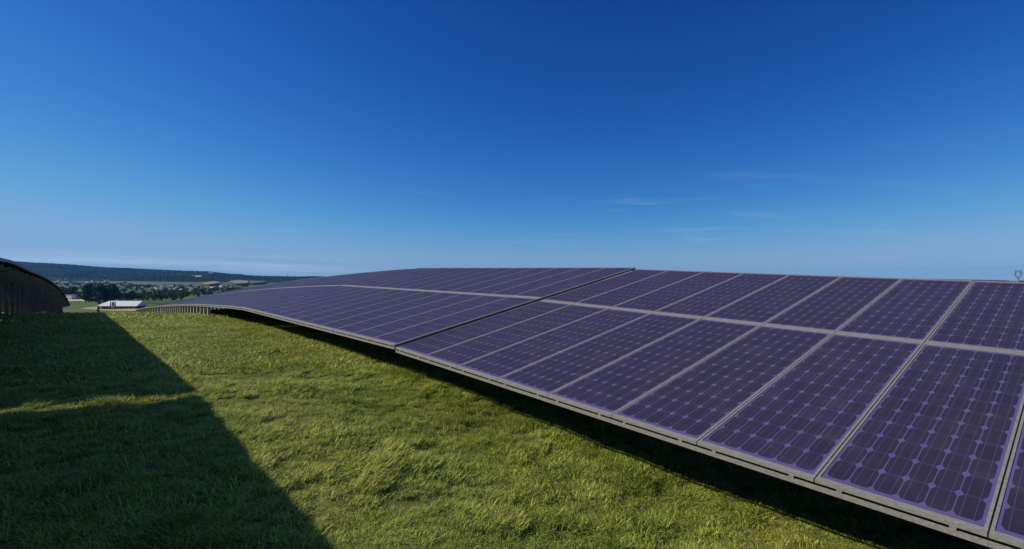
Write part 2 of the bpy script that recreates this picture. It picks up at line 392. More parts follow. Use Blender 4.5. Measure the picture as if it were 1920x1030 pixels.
TILT = math.radians(11.66)
HY2 = PL * 2 + .035
def row_table(name, label, group, u0, n, v_low, zlow, posts=3, post_w=.09, post_mat='steel', lift=0.0, plates=True, gapx=0.0, far=False, post_every=3, skip=0, sx=1.0, end_beam=False, post_y=(2.1, 5.9)):
    """n panel columns starting at u0 and running to larger u (away from the camera); low edge at v_low; zlow(u) camera-relative"""
    x, y = uv(u0, v_low(u0) if callable(v_low) else v_low); root = empty(name, (x, y, CAMZ + float(zlow(u0)) - .6), label, 'solar array', group)
    o0 = root.location.copy()
    u = u0; frames = []
    rail_bm = bmesh.new()
    for k in range(n):
        du = PITCH_U; z0 = float(zlow(u)); z1 = float(zlow(u + du)); sl_ = (z1 - z0) / du
        cu = 1 / math.sqrt(1 + sl_ * sl_); ustep = du * cu
        z1 = float(zlow(u + ustep))
        vl0 = v_low(u) if callable(v_low) else v_low; vl1 = v_low(u + ustep) if callable(v_low) else v_low
        pa = Vector((*uv(u, vl0), CAMZ + z0 + lift)); pb = Vector((*uv(u + ustep, vl1), CAMZ + z1 + lift))
        ex = (pa - pb).normalized()               # local x towards smaller u
        vv_ = Vector((float(V[0]) * math.cos(TILT), float(V[1]) * math.cos(TILT), math.sin(TILT)))
        if sx != 1.0:        # the whole table shares one slope direction
            if k == 0:
                ue = u0 + n * du; ve = v_low(ue) if callable(v_low) else v_low
                mean_ex = (Vector((*uv(u0, vl0), z0)) - Vector((*uv(ue, ve), float(zlow(ue))))).normalized()
            ey = (vv_ - mean_ex * vv_.dot(mean_ex)).normalized()
        else: ey = (vv_ - ex * vv_.dot(ex)).normalized()
        ez = ex.cross(ey).normalized()
        R = Matrix((ex, ey, ez)).transposed().to_4x4()
        for r in range(2):
            org = pb + ey * (r * (PL + .035)) - o0
            p = mobj('solar_panel', PM, root); p.matrix_local = Matrix.Translation(org + ex * (PITCH_U - PW * sx) * .5) @ R @ Matrix.Diagonal((sx, 1, 1, 1))
            gl = mobj('glass', GM, p)
        frames.append((pa, pb, ex, ey, ez, u, ustep))
        u += ustep
    # front rail with slots, purlins, posts: one mesh per part, built from the panel frames
    def beams(fn, nm, m_):
        bm = bmesh.new()
        for fr in frames: fn(bm, fr)
        ob = mobj(nm, mesh(nm, bm, m_), root); return ob
    def obox(bm, fr, a, b):
        pa, pb, ex, ey, ez = fr[:5]
        s = len(bm.verts); box(bm, a, b); bm.verts.ensure_lookup_table()
        for v_ in bm.verts[s:]:
            c = v_.co.copy(); v_.co = pb + ex * c.x + ey * c.y + ez * c.z - o0
    gz = .024
    def fr_rail(bm, fr):
        obox(bm, fr, (0.0, -.002, -.026 - gz - .036), (PITCH_U, .010, -.026 - gz))
        for c in (.17, .83): obox(bm, fr, (PITCH_U * c - .017, .0, -.026 - gz - .001), (PITCH_U * c + .017, .009, -.0255))
    beams(fr_rail, 'front_rail', M['alu'])
    beams(lambda bm, fr: obox(bm, fr, (0, HY2 - .052, -.09), (PITCH_U, HY2 - .004, -.0265)), 'rear_rail', M['alu'])
    if end_beam: # channel closing the open end towards the camera
        fr = frames[0]; bm = bmesh.new(); obox(bm, fr, (PITCH_U - .008, 0, -.06), (PITCH_U + .004, HY2 - .03, -.027)); obox(bm, fr, (PITCH_U + .0045, 0, -.012), (PITCH_U + .028, HY2 - .01, -.004)); mobj('end_beam', mesh('end_beam', bm, M['alu']), root)
    for yy in (PL * .42, PL - .03, PL * 1.5): beams(lambda bm, fr: obox(bm, fr, (0, yy, -.09), (PITCH_U, yy + .07, -.027)), 'purlin', M['steel'])
    k = 1
    while k < n:
        fr = frames[k]; pa, pb, ex, ey, ez = fr[:5]
        bm = bmesh.new(); a = pb + ey * .25 - ez * .14; b = pb + ey * (HY2 - .2) - ez * .14
        bar(bm, a - o0, b - o0, .06, .10); mobj('rafter', mesh('rafter', bm, M['steel']), root)
        for yi, yy in enumerate(post_y):
            if yi == 0 and k < skip: yy = 2.1
            tp = pb + ey * yy - ez * (.09 if yy < .4 else .19); gzv = GZ(tp.x, tp.y) - .15
            bm = bmesh.new(); bar(bm, Vector((tp.x, tp.y, gzv)) - o0, tp - o0, post_w, post_w * .8, Vector((float(U[0]), float(U[1]), 0)))
            mobj('post', mesh('post', bm, M[post_mat]), root)
        k += post_every
    return root, u

# right hand row: low edge height along u (camera-relative)
zA = lambda u: -1.463 + (u - 1.35) * (.2785 / 6.45)
zBe = hermite([7.8, 18.97, 23.54, 28.88, 34.52, 42.54, 54.85, 67.6], [-1.165, -1.0, -1.104, -1.284, -1.523, -1.919, -2.599, -3.394])
GR = 'solar arrays of the right hand row'
# table A runs from behind the camera's right shoulder up to the wide dark gap
uA = 7.80 - 12 * PITCH_U * .99907
row_table('solar_array', 'nearest right hand solar array, large violet panels in the foreground', GR, uA, 12, 4.05, zA, post_every=2)
zBl = lambda u: -1.163 + (u - 7.8) * (.163 / 11.17)
_, ub = row_table('solar_array', 'second solar array of the right hand row, just beyond the wide dark gap', GR, 7.852, 12, 4.05, zBl, post_every=2, lift=.022, end_beam=True)
zC = lambda u: zBe(u)
_, uc = row_table('solar_array', 'third solar array of the right hand row, bending over the crest on many pale posts', GR, ub + .04, 26, 4.05, zC, post_every=1, post_w=.12, post_mat='concrete', post_y=(.14, 5.6), skip=6)
row_table('solar_array', 'farthest right hand solar array, sinking to a tip beside the white barn', GR, uc + .01, 25, 4.05, zC, post_every=2, post_w=.13, post_mat='concrete', post_y=(.14, 5.6))

# left hand row, seen from its high shaded side
zLh = hermite([-10, 4, 8, 12, 19.5, 21.5, 23.6, 25.9, 29.5, 35.8, 44.4, 56.1, 71.8, 86.8, 122],
              [-.30, .0, .25, .46, .54, .56, .54, .49, .39, .25, 0.0, -.46, -1.2, -2.25, -4.95])
zLl = lambda u: zLh(u) - HY2 * math.sin(TILT)
_vh = hermite([-5, 4, 12, 19.5, 24, 30], [-1.36, -1.38, -1.44, -1.66, -1.75, -1.77])
vLow = lambda u: float(_vh(u)) - HY2 * math.cos(TILT)
GL = 'solar arrays of the left hand row'
u = 11.45 - 15 * PITCH_U
labs = ['nearest left hand solar array, outside the picture, throwing the shadow on the grass', 'left hand solar array seen from its dark underside at the photo edge',
        'second dark left hand solar array in view, behind the nearest dark underside', 'third dark left hand solar array in view, where the row bends down',
        'fourth dark left hand solar array in view, near the end of the arc', 'fifth dark left hand solar array in view, low on the arc',
        'last dark left hand solar array, its pointed end near the small white building', 'end piece of the dark left hand row of solar arrays']
u = 11.45 - 15 * PITCH_U
for i in range(7):
    nn = 15 if i == 0 else (17 if i < 6 else 33)
    _, u = row_table('solar_array', labs[i], GL, u, nn, vLow, zLl, post_every=3, post_w=.10, post_mat='weathered', post_y=(1.2, 5.9), sx=.988)
    if i == 6: break
    u += .12 if i == 0 else .2

# row behind the right hand row, only its top edge shows
def back_row():
    GB = 'solar arrays of the row behind'
    v_hi = 22.0
    def zfor(px, py): d = pix(px, py); return d / (d[0] * V[0] + d[1] * V[1]) * v_hi
    a = zfor(1640, 520.9); b = zfor(1890, 525.2); c = zfor(1906, 525.5)
    ua = a[0] * U[0] + a[1] * U[1]; ubk = b[0] * U[0] + b[1] * U[1]; uc_ = c[0] * U[0] + c[1] * U[1]
    sl_ = (a[2] - b[2]) / (ua - ubk)
    zh = lambda u: b[2] + (u - ubk) * sl_
    zl = lambda u: zh(u) - HY2 * math.sin(TILT)
    vl = v_hi - HY2 * math.cos(TILT)
    row_table('solar_array', 'solar array behind the right hand row, only its thin top edge showing', GB, ubk, 14, vl, zl, post_every=4)
    row_table('solar_array', 'solar array behind the right hand row, cut by the right photo edge', GB, uc_ - 10 * PITCH_U, 10, vl, zl, post_every=4)
back_row()

exec_later = []
# ---------------------------------------------------------------- grass
def blade_mesh(name, nb, rad, lmin, lmax, wid, lean, mats):
    vs, fs, cs = [], [], []
    r_ = np.random.default_rng(hash(name) % 999 if False else len(name) * 17 + nb)
    for i in range(nb):
        a = r_.random() * 6.283; d = rad * math.sqrt(r_.random()); x, y = d * math.cos(a), d * math.sin(a)
        ln = lmin + (lmax - lmin) * r_.random(); th = r_.normal(0, 1.15); le = max(.1, r_.normal(lean, .28))
        dx, dy = math.cos(th), math.sin(th); px_, py_ = -dy, dx
        w = wid * (.7 + .6 * r_.random()); s = len(vs); z = -.01; ox = 0.
        tone = .36 + 1.2 * r_.random(); straw = 1.0 if r_.random() < .07 else 0.0
        seg = 3; ang = le * .35
        hx, hz = 0., z
        for k in range(seg + 1):
            ww = w * (1 - (k / seg) ** 1.6) * .5
            cx_, cy_ = x + dx * hx, y + dy * hx
            if k < seg:
                vs += [(cx_ + px_ * ww, cy_ + py_ * ww, hz), (cx_ - px_ * ww, cy_ - py_ * ww, hz)]; cs += [(tone, straw, k / seg, 1)] * 2
            else: vs.append((cx_, cy_, hz)); cs.append((tone, straw, 1, 1))
            hx += math.sin(ang) * ln / seg; hz += math.cos(ang) * ln / seg; ang += le * .45
        for k in range(seg - 1): fs.append((s + 2*k, s + 2*k + 1, s + 2*k + 3, s + 2*k + 2))
        fs.append((s + 2*seg - 2, s + 2*seg - 1, s + 2*seg))
    me = bpy.data.meshes.new(name); me.from_pydata(vs, [], fs); me.update()
    ca = me.color_attributes.new('tone', 'FLOAT_COLOR', 'POINT'); ca.data.foreach_set('color', np.array(cs, 'f').ravel())
    me.materials.append(mats); return me
def grass_material():
    m, t, b = mat('grass_blades', .6, .18); g = NB(t)
    at = g.n('ShaderNodeAttribute'); at.attribute_name = 'tone'; sp = g.n('ShaderNodeSeparateColor'); g.l(at.outputs['Color'], sp.inputs[0])
    geo = g.n('ShaderNodeNewGeometry')
    n1 = g.noise(geo.outputs['Position'], .55, 4, .6, .4); n2 = g.noise(geo.outputs['Position'], 2.6, 3, .6)
    c = g.ramp(n1, [(.3, (.25, .33, .050)), (.52, (.36, .42, .072)), (.72, (.47, .475, .10))])
    c = g.mix(g.maprange(n2, .5, .75, 0, .5), c, (.26, .235, .07))
    hv = g.n('ShaderNodeVectorMath', operation='SCALE'); g.l(c, hv.inputs[0]); g.l(sp.outputs[0], hv.inputs['Scale'])
    c = g.mix(sp.outputs[1], hv.outputs[0], (.42, .36, .17))
    g.l(c, b.inputs['Base Color'])
    tr = g.n('ShaderNodeBsdfTranslucent'); g.l(c, tr.inputs[0]); mx = g.n('ShaderNodeMixShader'); mx.inputs[0].default_value = .28
    g.l(b.outputs[0], mx.inputs[1]); g.l(tr.outputs[0], mx.inputs[2])
    g.l(mx.outputs[0], t.nodes['Material Output'].inputs[0])
    return m
GMAT = grass_material()
lib = []
for i, a in enumerate([('gn0', 100, .12, .04, .09, .0068, 1.5), ('gn1x', 100, .12, .05, .10, .0072, 1.25), ('gn2xy', 95, .13, .05, .11, .007, 1.7), ('gn3xyz', 80, .09, .08, .14, .0072, 1.2),
                       ('gm0', 120, .34, .06, .12, .013, 1.75), ('gm1x', 120, .34, .07, .13, .014, 1.5),
                       ('gf0', 110, .85, .10, .18, .034, 1.5), ('gf1x', 110, .85, .10, .20, .036, 1.3)]):
    me = blade_mesh(*a, GMAT); lib.append(bpy.data.objects.new('blades_%02d' % i, me))
gcol = bpy.data.collections.new('grass_library')
for o in lib: gcol.objects.link(o)
def scatter():
    pts, rot, scl, idx = [], [], [], []
    def zone(r0, r1, dens, kinds, a0, a1, smin, smax, fade0=0, fade1=0):
        n = int(dens * .5 * (a1 - a0) * (r1 * r1 - r0 * r0))
        for _ in range(n):
            r = math.sqrt(r0 * r0 + (r1 * r1 - r0 * r0) * random.random()); a = a0 + (a1 - a0) * random.random()
            x, y = r * math.sin(a), r * math.cos(a); u = x * U[0] + y * U[1]; v = x * V[0] + y * V[1]
            if v > 7.5 or (v > 5.5 and r > 12): continue
            if v < -11: continue
            if r < 13 and noise.noise(Vector((x * 5.5, y * 5.5, 31))) < (-.24 if r < 7 else -.3): continue
            pts.append((x, y, GZ(x, y)))
            th = 2.2 * noise.noise(Vector((x * .45, y * .45, 2))) * 2.2 + 1.0 * noise.noise(Vector((x * 1.7, y * 1.7, 7))) * 2 + random.gauss(0, .8)
            rot.append(th + 2.6)
            h = noise.noise(Vector((x * .8, y * .8, 12))) ; tall = noise.noise(Vector((x * 1.9, y * 1.9, 22)))
            scl.append((smin + (smax - smin) * random.random()) * (1 + .45 * h + (.85 * max(0, tall))))
            if len(kinds) == 4: idx.append(3 if (tall > .12 and random.random() < .55) else random.choice((0, 1, 2)))
            else: idx.append(random.choice(kinds))
    d = math.radians
    zone(2.6, 6.5, 125, (0, 1, 2, 3), d(-52), d(50), .62, 1.15)
    zone(6.5, 10.5, 85, (0, 1, 2, 3), d(-50), d(30), .75, 1.1)
    zone(10.5, 24, 19, (4, 5), d(-50), d(0), .8, 1.2)
    zone(24, 75, 3.2, (6, 7), d(-50), d(-22), .7, 1.1)
    me = bpy.data.meshes.new('grass_points'); me.from_pydata(pts, [], []); me.update()
    for nm, dt, typ in (('rot', rot, 'FLOAT'), ('scl', scl, 'FLOAT'), ('idx', idx, 'INT')):
        at = me.attributes.new(nm, typ, 'POINT'); at.data.foreach_set('value', np.array(dt, 'f' if typ == 'FLOAT' else 'i'))
    o = mobj('grass', me); tag(o, label='thick uneven green grass between the two solar rows', kind='stuff')
    ng = bpy.data.node_groups.new('scatter_grass', 'GeometryNodeTree')
    ng.interface.new_socket('Geometry', in_out='INPUT', socket_type='NodeSocketGeometry'); ng.interface.new_socket('Geometry', in_out='OUTPUT', socket_type='NodeSocketGeometry')
    gi = ng.nodes.new('NodeGroupInput'); go = ng.nodes.new('NodeGroupOutput')
    ci = ng.nodes.new('GeometryNodeCollectionInfo'); ci.inputs['Collection'].default_value = gcol
    ci.inputs['Separate Children'].default_value = True; ci.inputs['Reset Children'].default_value = True
    ip = ng.nodes.new('GeometryNodeInstanceOnPoints'); ip.inputs['Pick Instance'].default_value = True
    def attr(nm, t_):
        n = ng.nodes.new('GeometryNodeInputNamedAttribute'); n.data_type = t_; n.inputs['Name'].default_value = nm
        return n.outputs['Attribute']
    cx = ng.nodes.new('ShaderNodeCombineXYZ'); ng.links.new(attr('rot', 'FLOAT'), cx.inputs[2])
    er = ng.nodes.new('FunctionNodeEulerToRotation'); ng.links.new(cx.outputs[0], er.inputs[0])
    ng.links.new(gi.outputs[0], ip.inputs['Points']); ng.links.new(ci.outputs[0], ip.inputs['Instance'])
    ng.links.new(attr('idx', 'INT'), ip.inputs['Instance Index']); ng.links.new(er.outputs[0], ip.inputs['Rotation'])
    ng.links.new(attr('scl', 'FLOAT'), ip.inputs['Scale']); ng.links.new(ip.outputs[0], go.inputs[0])
    md = o.modifiers.new('scatter', 'NODES'); md.node_group = ng
scatter()

# ---------------------------------------------------------------- valley: fields, track
def drape(name, label, poly, c1, c2, lift=.6, sc=.02):
    """a field: polygon corners read off the photo, laid on the terrain as a real sheet"""
    P3 = []
    for a, b in poly:
        p, t = hit(a, b, 150)
        if p is None: continue
        P3.append(p)
    c = sum((Vector((p.x, p.y, 0)) for p in P3), Vector()) / len(P3)
    bm = bmesh.new(); n = 10; ring = []
    dense = []
    for i in range(len(P3)):
        a, b = P3[i], P3[(i + 1) % len(P3)]
        for k in range(8): dense.append(a.lerp(b, k / 8))
    prev = None
    for s in np.linspace(.02, 1, n):
        cur = []
        for p in dense:
            x = c.x + (p.x - c.x) * s; y = c.y + (p.y - c.y) * s
            cur.append(bm.verts.new((x, y, float(ground_rel(x, y)) + CAMZ + lift)))
        if prev:
            for j in range(len(cur)):
                k = (j + 1) % len(cur); bm.faces.new((prev[j], cur[j], cur[k], prev[k]))
        else: bm.faces.new(cur)
        prev = cur
    m = plain(name, c1, c2, sc, .95, .05)
    me = mesh(name, bm, m)
    if sum(p.normal.z for p in me.polygons) < 0: me.flip_normals()
    return tag(mobj(name, me), kind='structure', label=label)
drape('field', 'ochre stubble field below the wood', [(378, 534.5), (398, 531.2), (412, 532.0), (402, 536), (386, 537.5)], (.32, .20, .10), (.38, .25, .13), 9)
drape('field', 'pale brown field beside the solar crest', [(428, 531.0), (446, 528.2), (466, 529.6), (464, 535), (440, 536)], (.20, .18, .10), (.25, .22, .13), 9)
drape('field', 'green vineyard strip right of the brown field', [(468, 529.4), (500, 530), (490, 534), (466, 535)], (.07, .11, .04), (.10, .14, .05), 9)
drape('field', 'long dull green vineyard slope above the village', [(222, 528.5), (260, 529), (310, 531.5), (360, 533), (355, 537), (300, 538), (252, 537), (226, 533.5)], (.085, .11, .045), (.14, .15, .07), 3)
drape('field', 'sandy mown strip in front of the barn', [(150, 578.5), (178, 575.5), (262, 577.5), (262, 584), (205, 583.5)], (.30, .27, .11), (.38, .33, .15), .12)
drape('field', 'bright green meadow below the dark trees', [(122, 568), (180, 570.5), (250, 565), (330, 566), (330, 574), (180, 576), (130, 574)], (.05, .10, .022), (.09, .14, .035), .08)
drape('field', 'dark green crop strip before the hedge trees', [(222, 566.5), (330, 567.5), (330, 571), (222, 570)], (.025, .06, .02), (.035, .075, .022), .25)
drape('track', 'pale chalk track in front of the trees', [(128, 562.5), (152, 562), (180, 565.3), (178, 566.8), (150, 565), (128, 565)], (.42, .40, .34), (.55, .52, .45), .3)
# chalk quarry scars and clearings cut into the wood
def scar(label, px, py, w, h):
    poly = [(px + w * math.cos(a) * random.uniform(.75, 1.1), py + h * math.sin(a) * random.uniform(.75, 1.1)) for a in np.linspace(0, 6.28, 11)[:-1]]
    drape('chalk_scar', label, poly, (.26, .25, .24), (.36, .35, .33), 13, .05)
scar('pale chalk scar in the wooded ridge', 372, 521.6, 8, 2.2)
scar('small chalk patch left of the larger scar', 361, 521.2, 1.6, .8)
scar('thin pale clearing near the ridge top', 395, 515.2, 6, .8)

# ---------------------------------------------------------------- trees
def leaf_mat(name, a, b_):
    m, t, b = mat(name, .8, .1); g = NB(t); oi = g.n('ShaderNodeObjectInfo'); tcn = g.n('ShaderNodeTexCoord')
    n1 = g.noise(tcn.outputs['Object'], .6, 3, .6)
    c = g.ramp(n1, [(.3, a), (.7, b_)])
    c = g.mix(g.m('MULTIPLY', oi.outputs['Random'], .45), c, tuple(x * .5 for x in a)); g.l(c, b.inputs['Base Color']); return m
LM = [leaf_mat('dark_leaves', (.024, .058, .018), (.045, .088, .025)), leaf_mat('green_leaves', (.06, .125, .032), (.11, .18, .050)), leaf_mat('pale_leaves', (.10, .165, .06), (.16, .23, .085))]
BARK = plain('bark', (.05, .04, .03), (.09, .075, .06), 4, .9, .1)
def crown_mesh(name, kind, seed, m_):
    r_ = np.random.default_rng(seed); bm = bmesh.new()
    nl = 700
    lobes = []
    for k in range(9):
        if kind == 'tall': lobes.append((r_.normal(0, .10), r_.normal(0, .10), .18 + .75 * k / 8, .16 + .08 * math.sin(3.0 * (k + 1) / 10), .15))
        else: lobes.append((r_.normal(0, .19), r_.normal(0, .19), .3 + .5 * r_.random(), .17 + .12 * r_.random(), .15 + .1 * r_.random()))
    for i in range(nl):
        L_ = lobes[int(r_.integers(len(lobes)))]
        d = r_.normal(0, 1, 3); d /= np.linalg.norm(d); q = .75 + .3 * r_.random()
        c = Vector((L_[0] + d[0] * L_[3] * q, L_[1] + d[1] * L_[3] * q, L_[2] + d[2] * L_[4] * q))
        s = .028 + .03 * r_.random(); t = Vector(r_.normal(0, 1, 3)).normalized(); b = t.cross(Vector(d) + Vector(r_.normal(0, .4, 3))).normalized()
        bm.faces.new([bm.verts.new(c + t * s), bm.verts.new(c + b * s), bm.verts.new(c - t * s), bm.verts.new(c - b * s)])
    me = bpy.data.meshes.new(name); bm.to_mesh(me); bm.free(); me.materials.append(m_); return me
def trunk_mesh():
    bm = bmesh.new(); tube(bm, (0, 0, -.03), (0.01, 0, .45), .035, .02, 7); tube(bm, (.01, 0, .42), (.12, .03, .7), .014, .006, 5); tube(bm, (.01, 0, .38), (-.12, -.05, .66), .014, .006, 5); tube(bm, (.01, 0, .45), (0, .02, .8), .02, .005, 5)
    return mesh('tree_trunk', bm, BARK)
TR = trunk_mesh()
CR = {('tall', k): [crown_mesh('tall_crown', 'tall', 10 + k * 3 + j, LM[k]) for j in range(2)] for k in range(3)}
CR.update({('round', k): [crown_mesh('round_crown', 'round', 40 + k * 3 + j, LM[k]) for j in range(3)] for k in range(3)})
trees = []
def tree(px, py, hpx, kind, tone, wr=1.0, depth=None):
    if depth is None:
        p, t = hit(px, py, 150)
    else:
        d = pix(px, py) * depth; p = Vector((d[0], d[1], float(ground_rel(d[0], d[1])) + CAMZ)); t = depth
    if p is None: return
    h = hpx * t / F
    trees.append([px, p, h, kind, tone, wr])
R = random.Random(11)
# tall dark block
for k in range(11): tree(161 + k * 5.4 + R.uniform(-1, 1), 566.4 + R.uniform(-1.0, .3), 30 + R.uniform(-2.5, 2.5), 'tall', 0, 1.25)
for k in range(7): tree(164 + k * 8.4, 564.5, 29 + R.uniform(-2, 2), 'round', 0, .8)
for k in range(9): tree(110 + k * 5.5, 560.5 + R.uniform(-1.5, 2), 17 + R.uniform(-4, 8) - (k > 5) * 4, 'round', R.choice((0, 0, 1)), 1.1)
for k in range(24): tree(222 + k * 5.2 + R.uniform(-2, 2), 566 - k * .12 + R.uniform(-2.5, .5), R.uniform(13, 19), R.choice(('round', 'round', 'tall')), R.choice((0, 1, 1, 2)), 1.25)
for k in range(22): tree(226 + k * 8.2 + R.uniform(-3, 3), 557 + R.uniform(-3, 2), R.uniform(8, 13), 'round', R.choice((0, 0, 1, 2)), 1.35)
for k in range(30): tree(300 + k * 5 + R.uniform(-3, 3), 553 + R.uniform(-6, 2), R.uniform(7, 11), 'round', R.choice((0, 1, 1, 2)), 1.4)
for k in range(46): tree(115 + k * 7.4 + R.uniform(-3, 3), 548 + R.uniform(-4.5, 3.5), R.uniform(5, 9), 'round', R.choice((0, 0, 1)), 1.5)
for k in range(46): tree(110 + k * 7.8 + R.uniform(-3, 3), 540.5 + R.uniform(-3, 2), R.uniform(4, 7), 'round', R.choice((0, 0, 1)), 1.6)
for k in range(24): tree(104 + k * 6 + R.uniform(-3, 3), 534.5 + R.uniform(-2, 2), R.uniform(3.5, 6), 'round', 0, 1.8)
tree(184, 587, 14, 'tall', 0, .7, 210); tree(186.5, 571.5, 7, 'round', 0, 1.6)
for k in range(7): tree(247 + k * 5.6, 540 + R.uniform(-1, 1), 7, 'round', 0, 1.5)
trees.sort(key=lambda a: a[0])
words = {('tall', 0): 'tall dark tree', ('tall', 1): 'tall green tree', ('tall', 2): 'tall pale green tree', ('round', 0): 'dark round tree', ('round', 1): 'mid green round tree', ('round', 2): 'pale green round tree'}
def ordinal(n):
    s = 'th' if 10 <= n % 100 <= 20 else {1: 'st', 2: 'nd', 3: 'rd'}.get(n % 10, 'th'); return '%d%s' % (n, s)
cnt = {}
for px, p, h, kind, tone, wr in trees:
    dist = p.length
    zone = ('in front of the village' if dist < 620 else 'at the near village edge' if dist < 1100 else 'between village houses' if dist < 1900 else 'at the ridge foot')
    key = (kind, tone, zone); cnt[key] = cnt.get(key, 0) + 1
    e = empty('tree', p, '%s from left of %ss %s' % (ordinal(cnt[key]), words[(kind, tone)], zone), 'tree', 'trees in the valley')
    e.rotation_euler = (0, 0, R.uniform(0, 6.28)); e.scale = (h * wr * .75, h * wr * .75, h)
    mobj('trunk', TR, e); mobj('crown', R.choice(CR[(kind, tone)]), e)

# ---------------------------------------------------------------- houses
WALLS = [plain('wall_render', (.38, .35, .29), (.44, .41, .34), .5, .9, .1), plain('wall_stone', (.36, .31, .25), (.44, .39, .32), .5, .9, .1), plain('wall_white', (.52, .50, .45), (.60, .58, .53), .5, .9, .1)]
ROOFS = [plain('roof_tile', (.12, .085, .07), (.16, .11, .09), 1, .85, .1), plain('roof_slate', (.10, .105, .12), (.15, .155, .17), 1, .7, .2), plain('roof_pale', (.40, .38, .35), (.5, .48, .45), 1, .7, .2)]
WIN = plain('window_glass', (.03, .04, .05), (.05, .06, .07), 2, .2, .5)
def house_parts(w, d, h, rh):
    bm = bmesh.new(); box(bm, (-w/2, -d/2, -1), (w/2, d/2, h))
    a = [bm.verts.new(p) for p in ((-w/2, -d/2, h), (-w/2, d/2, h), (-w/2, 0, h + rh))]; bm.faces.new(a)
    a = [bm.verts.new(p) for p in ((w/2, -d/2, h), (w/2, 0, h + rh), (w/2, d/2, h))]; bm.faces.new(a)
    wall = bm
    bm = bmesh.new(); o = .4
    for s in (-1, 1):
        p = [(-w/2 - o, s * (d/2 + o), h - rh * o / (d/2)), (w/2 + o, s * (d/2 + o), h - rh * o / (d/2)), (w/2 + o, 0, h + rh), (-w/2 - o, 0, h + rh)]
        lo = [bm.verts.new((x, y, z + .03)) for x, y, z in p]; hi = [bm.verts.new((x, y, z + .28)) for x, y, z in p]
        bm.faces.new(lo); bm.faces.new(hi[::-1])
        for k in range(4): bm.faces.new((lo[k], lo[(k+1) % 4], hi[(k+1) % 4], hi[k]))
    return wall, bm
houses = []
def house(px, py, w=11, d=8, h=5, rh=3, wi=0, ri=0, ang=None, chim=True, name='house'):
    p, t = hit(px, py, 200)
    if p is None: return
    houses.append((px, p, w, d, h, rh, wi, ri, R.uniform(-.75, -.2) if ang is None else ang))
for a in [(110, 528.5), (113, 528), (123, 525.8), (118, 534), (133, 535.5), (139, 534), (157, 537), (159, 535), (163, 533), (174, 529.8), (198, 528.6), (203, 528.2), (219, 542), (222, 541.5), (229, 543.5), (262, 543.8), (267, 543.6), (281, 546),
          (292, 541), (296, 542.5), (300, 541), (304, 543), (308, 541.5), (312, 540), (316, 542.5), (320, 541), (324, 540), (315, 535.5), (318, 549), (334, 542), (344, 541), (348, 540), (353, 543), (358, 545), (360, 549.5), (366, 543.5), (370, 541),
          (378, 543.5), (383, 542), (388, 544), (392, 541.5), (397, 543.5), (402, 541), (410, 543), (416, 540), (425, 541), (346, 545), (374, 548), (330, 546), (340, 548)]:
    big = a[1] < 537
    house(a[0] + R.uniform(-.5, .5), a[1], R.uniform(10, 16) * (1.2 if big else .9), R.uniform(8, 10), R.uniform(4.5, 6.5), R.uniform(2.5, 4), R.choice((0, 0, 1, 2)), R.choice((0, 0, 1, 1, 2)))
houses.sort(key=lambda a: a[0]); hc = {}
wn_ = ['cream', 'stone', 'white']; rn_ = ['red tiled', 'slate', 'pale']
for px, p, w, d, h, rh, wi, ri, ang in houses:
    key = (wi, ri); hc[key] = hc.get(key, 0) + 1
    e = empty('village_house', p, '%s from left of small %s houses with %s roofs in the village' % (ordinal(hc[key]), wn_[wi], rn_[ri]), 'house', 'village houses')
    e.rotation_euler = (0, 0, ang)
    a, b = house_parts(w, d, h, rh)
    mobj('wall', mesh('house_wall', a, WALLS[wi]), e); ro = mobj('roof', mesh('house_roof', b, ROOFS[ri]), e)
    bm = bmesh.new(); box(bm, (w * .25, -.4, h + rh * .5), (w * .25 + .8, .4, h + rh + .9)); mobj('chimney', mesh('chimney', bm, WALLS[1]), ro)
    for k in range(3):
        bm = bmesh.new(); x = -w/2 + w * (k + .5) / 3; box(bm, (x - .5, -d/2 - .05, 1.6), (x + .5, -d/2 + .1, 3.0)); mobj('window', mesh('window', bm, WIN), e)
def church(px, py, label, wi, w, d, h, th, sph, ri):
    p, t = hit(px, py, 200); e = empty('church', p, label, 'church'); e.rotation_euler = (0, 0, .3)
    a, b = house_parts(w, d, h, 5); mobj('nave', mesh('nave', a, WALLS[wi]), e); mobj('roof', mesh('church_roof', b, ROOFS[1]), e)
    bm = bmesh.new(); q = 3.4; box(bm, (-w/2 - 2*q, -q, -1), (-w/2 - .01, q, th)); mobj('bell_tower', mesh('bell_tower', bm, WALLS[wi]), e)
    bm = bmesh.new(); top = bm.verts.new((-w/2 - q, 0, th + sph)); bs = [bm.verts.new(c) for c in ((-w/2 - 2*q - .4, -q - .4, th), (-w/2 + .4, -q - .4, th), (-w/2 + .4, q + .4, th), (-w/2 - 2*q - .4, q + .4, th))]
    bm.faces.new(bs[::-1])
    for k in range(4): bm.faces.new((bs[k], bs[(k+1) % 4], top))
    mobj('spire', mesh('spire', bm, ROOFS[ri]), e)
church(341, 541.5, 'white village church with a pointed pale spire', 2, 16, 9, 7, 12, 6, 2)
church(139, 534.5, 'pinkish stone church with a square tower near the dark array', 1, 20, 11, 9, 15, 4, 0)

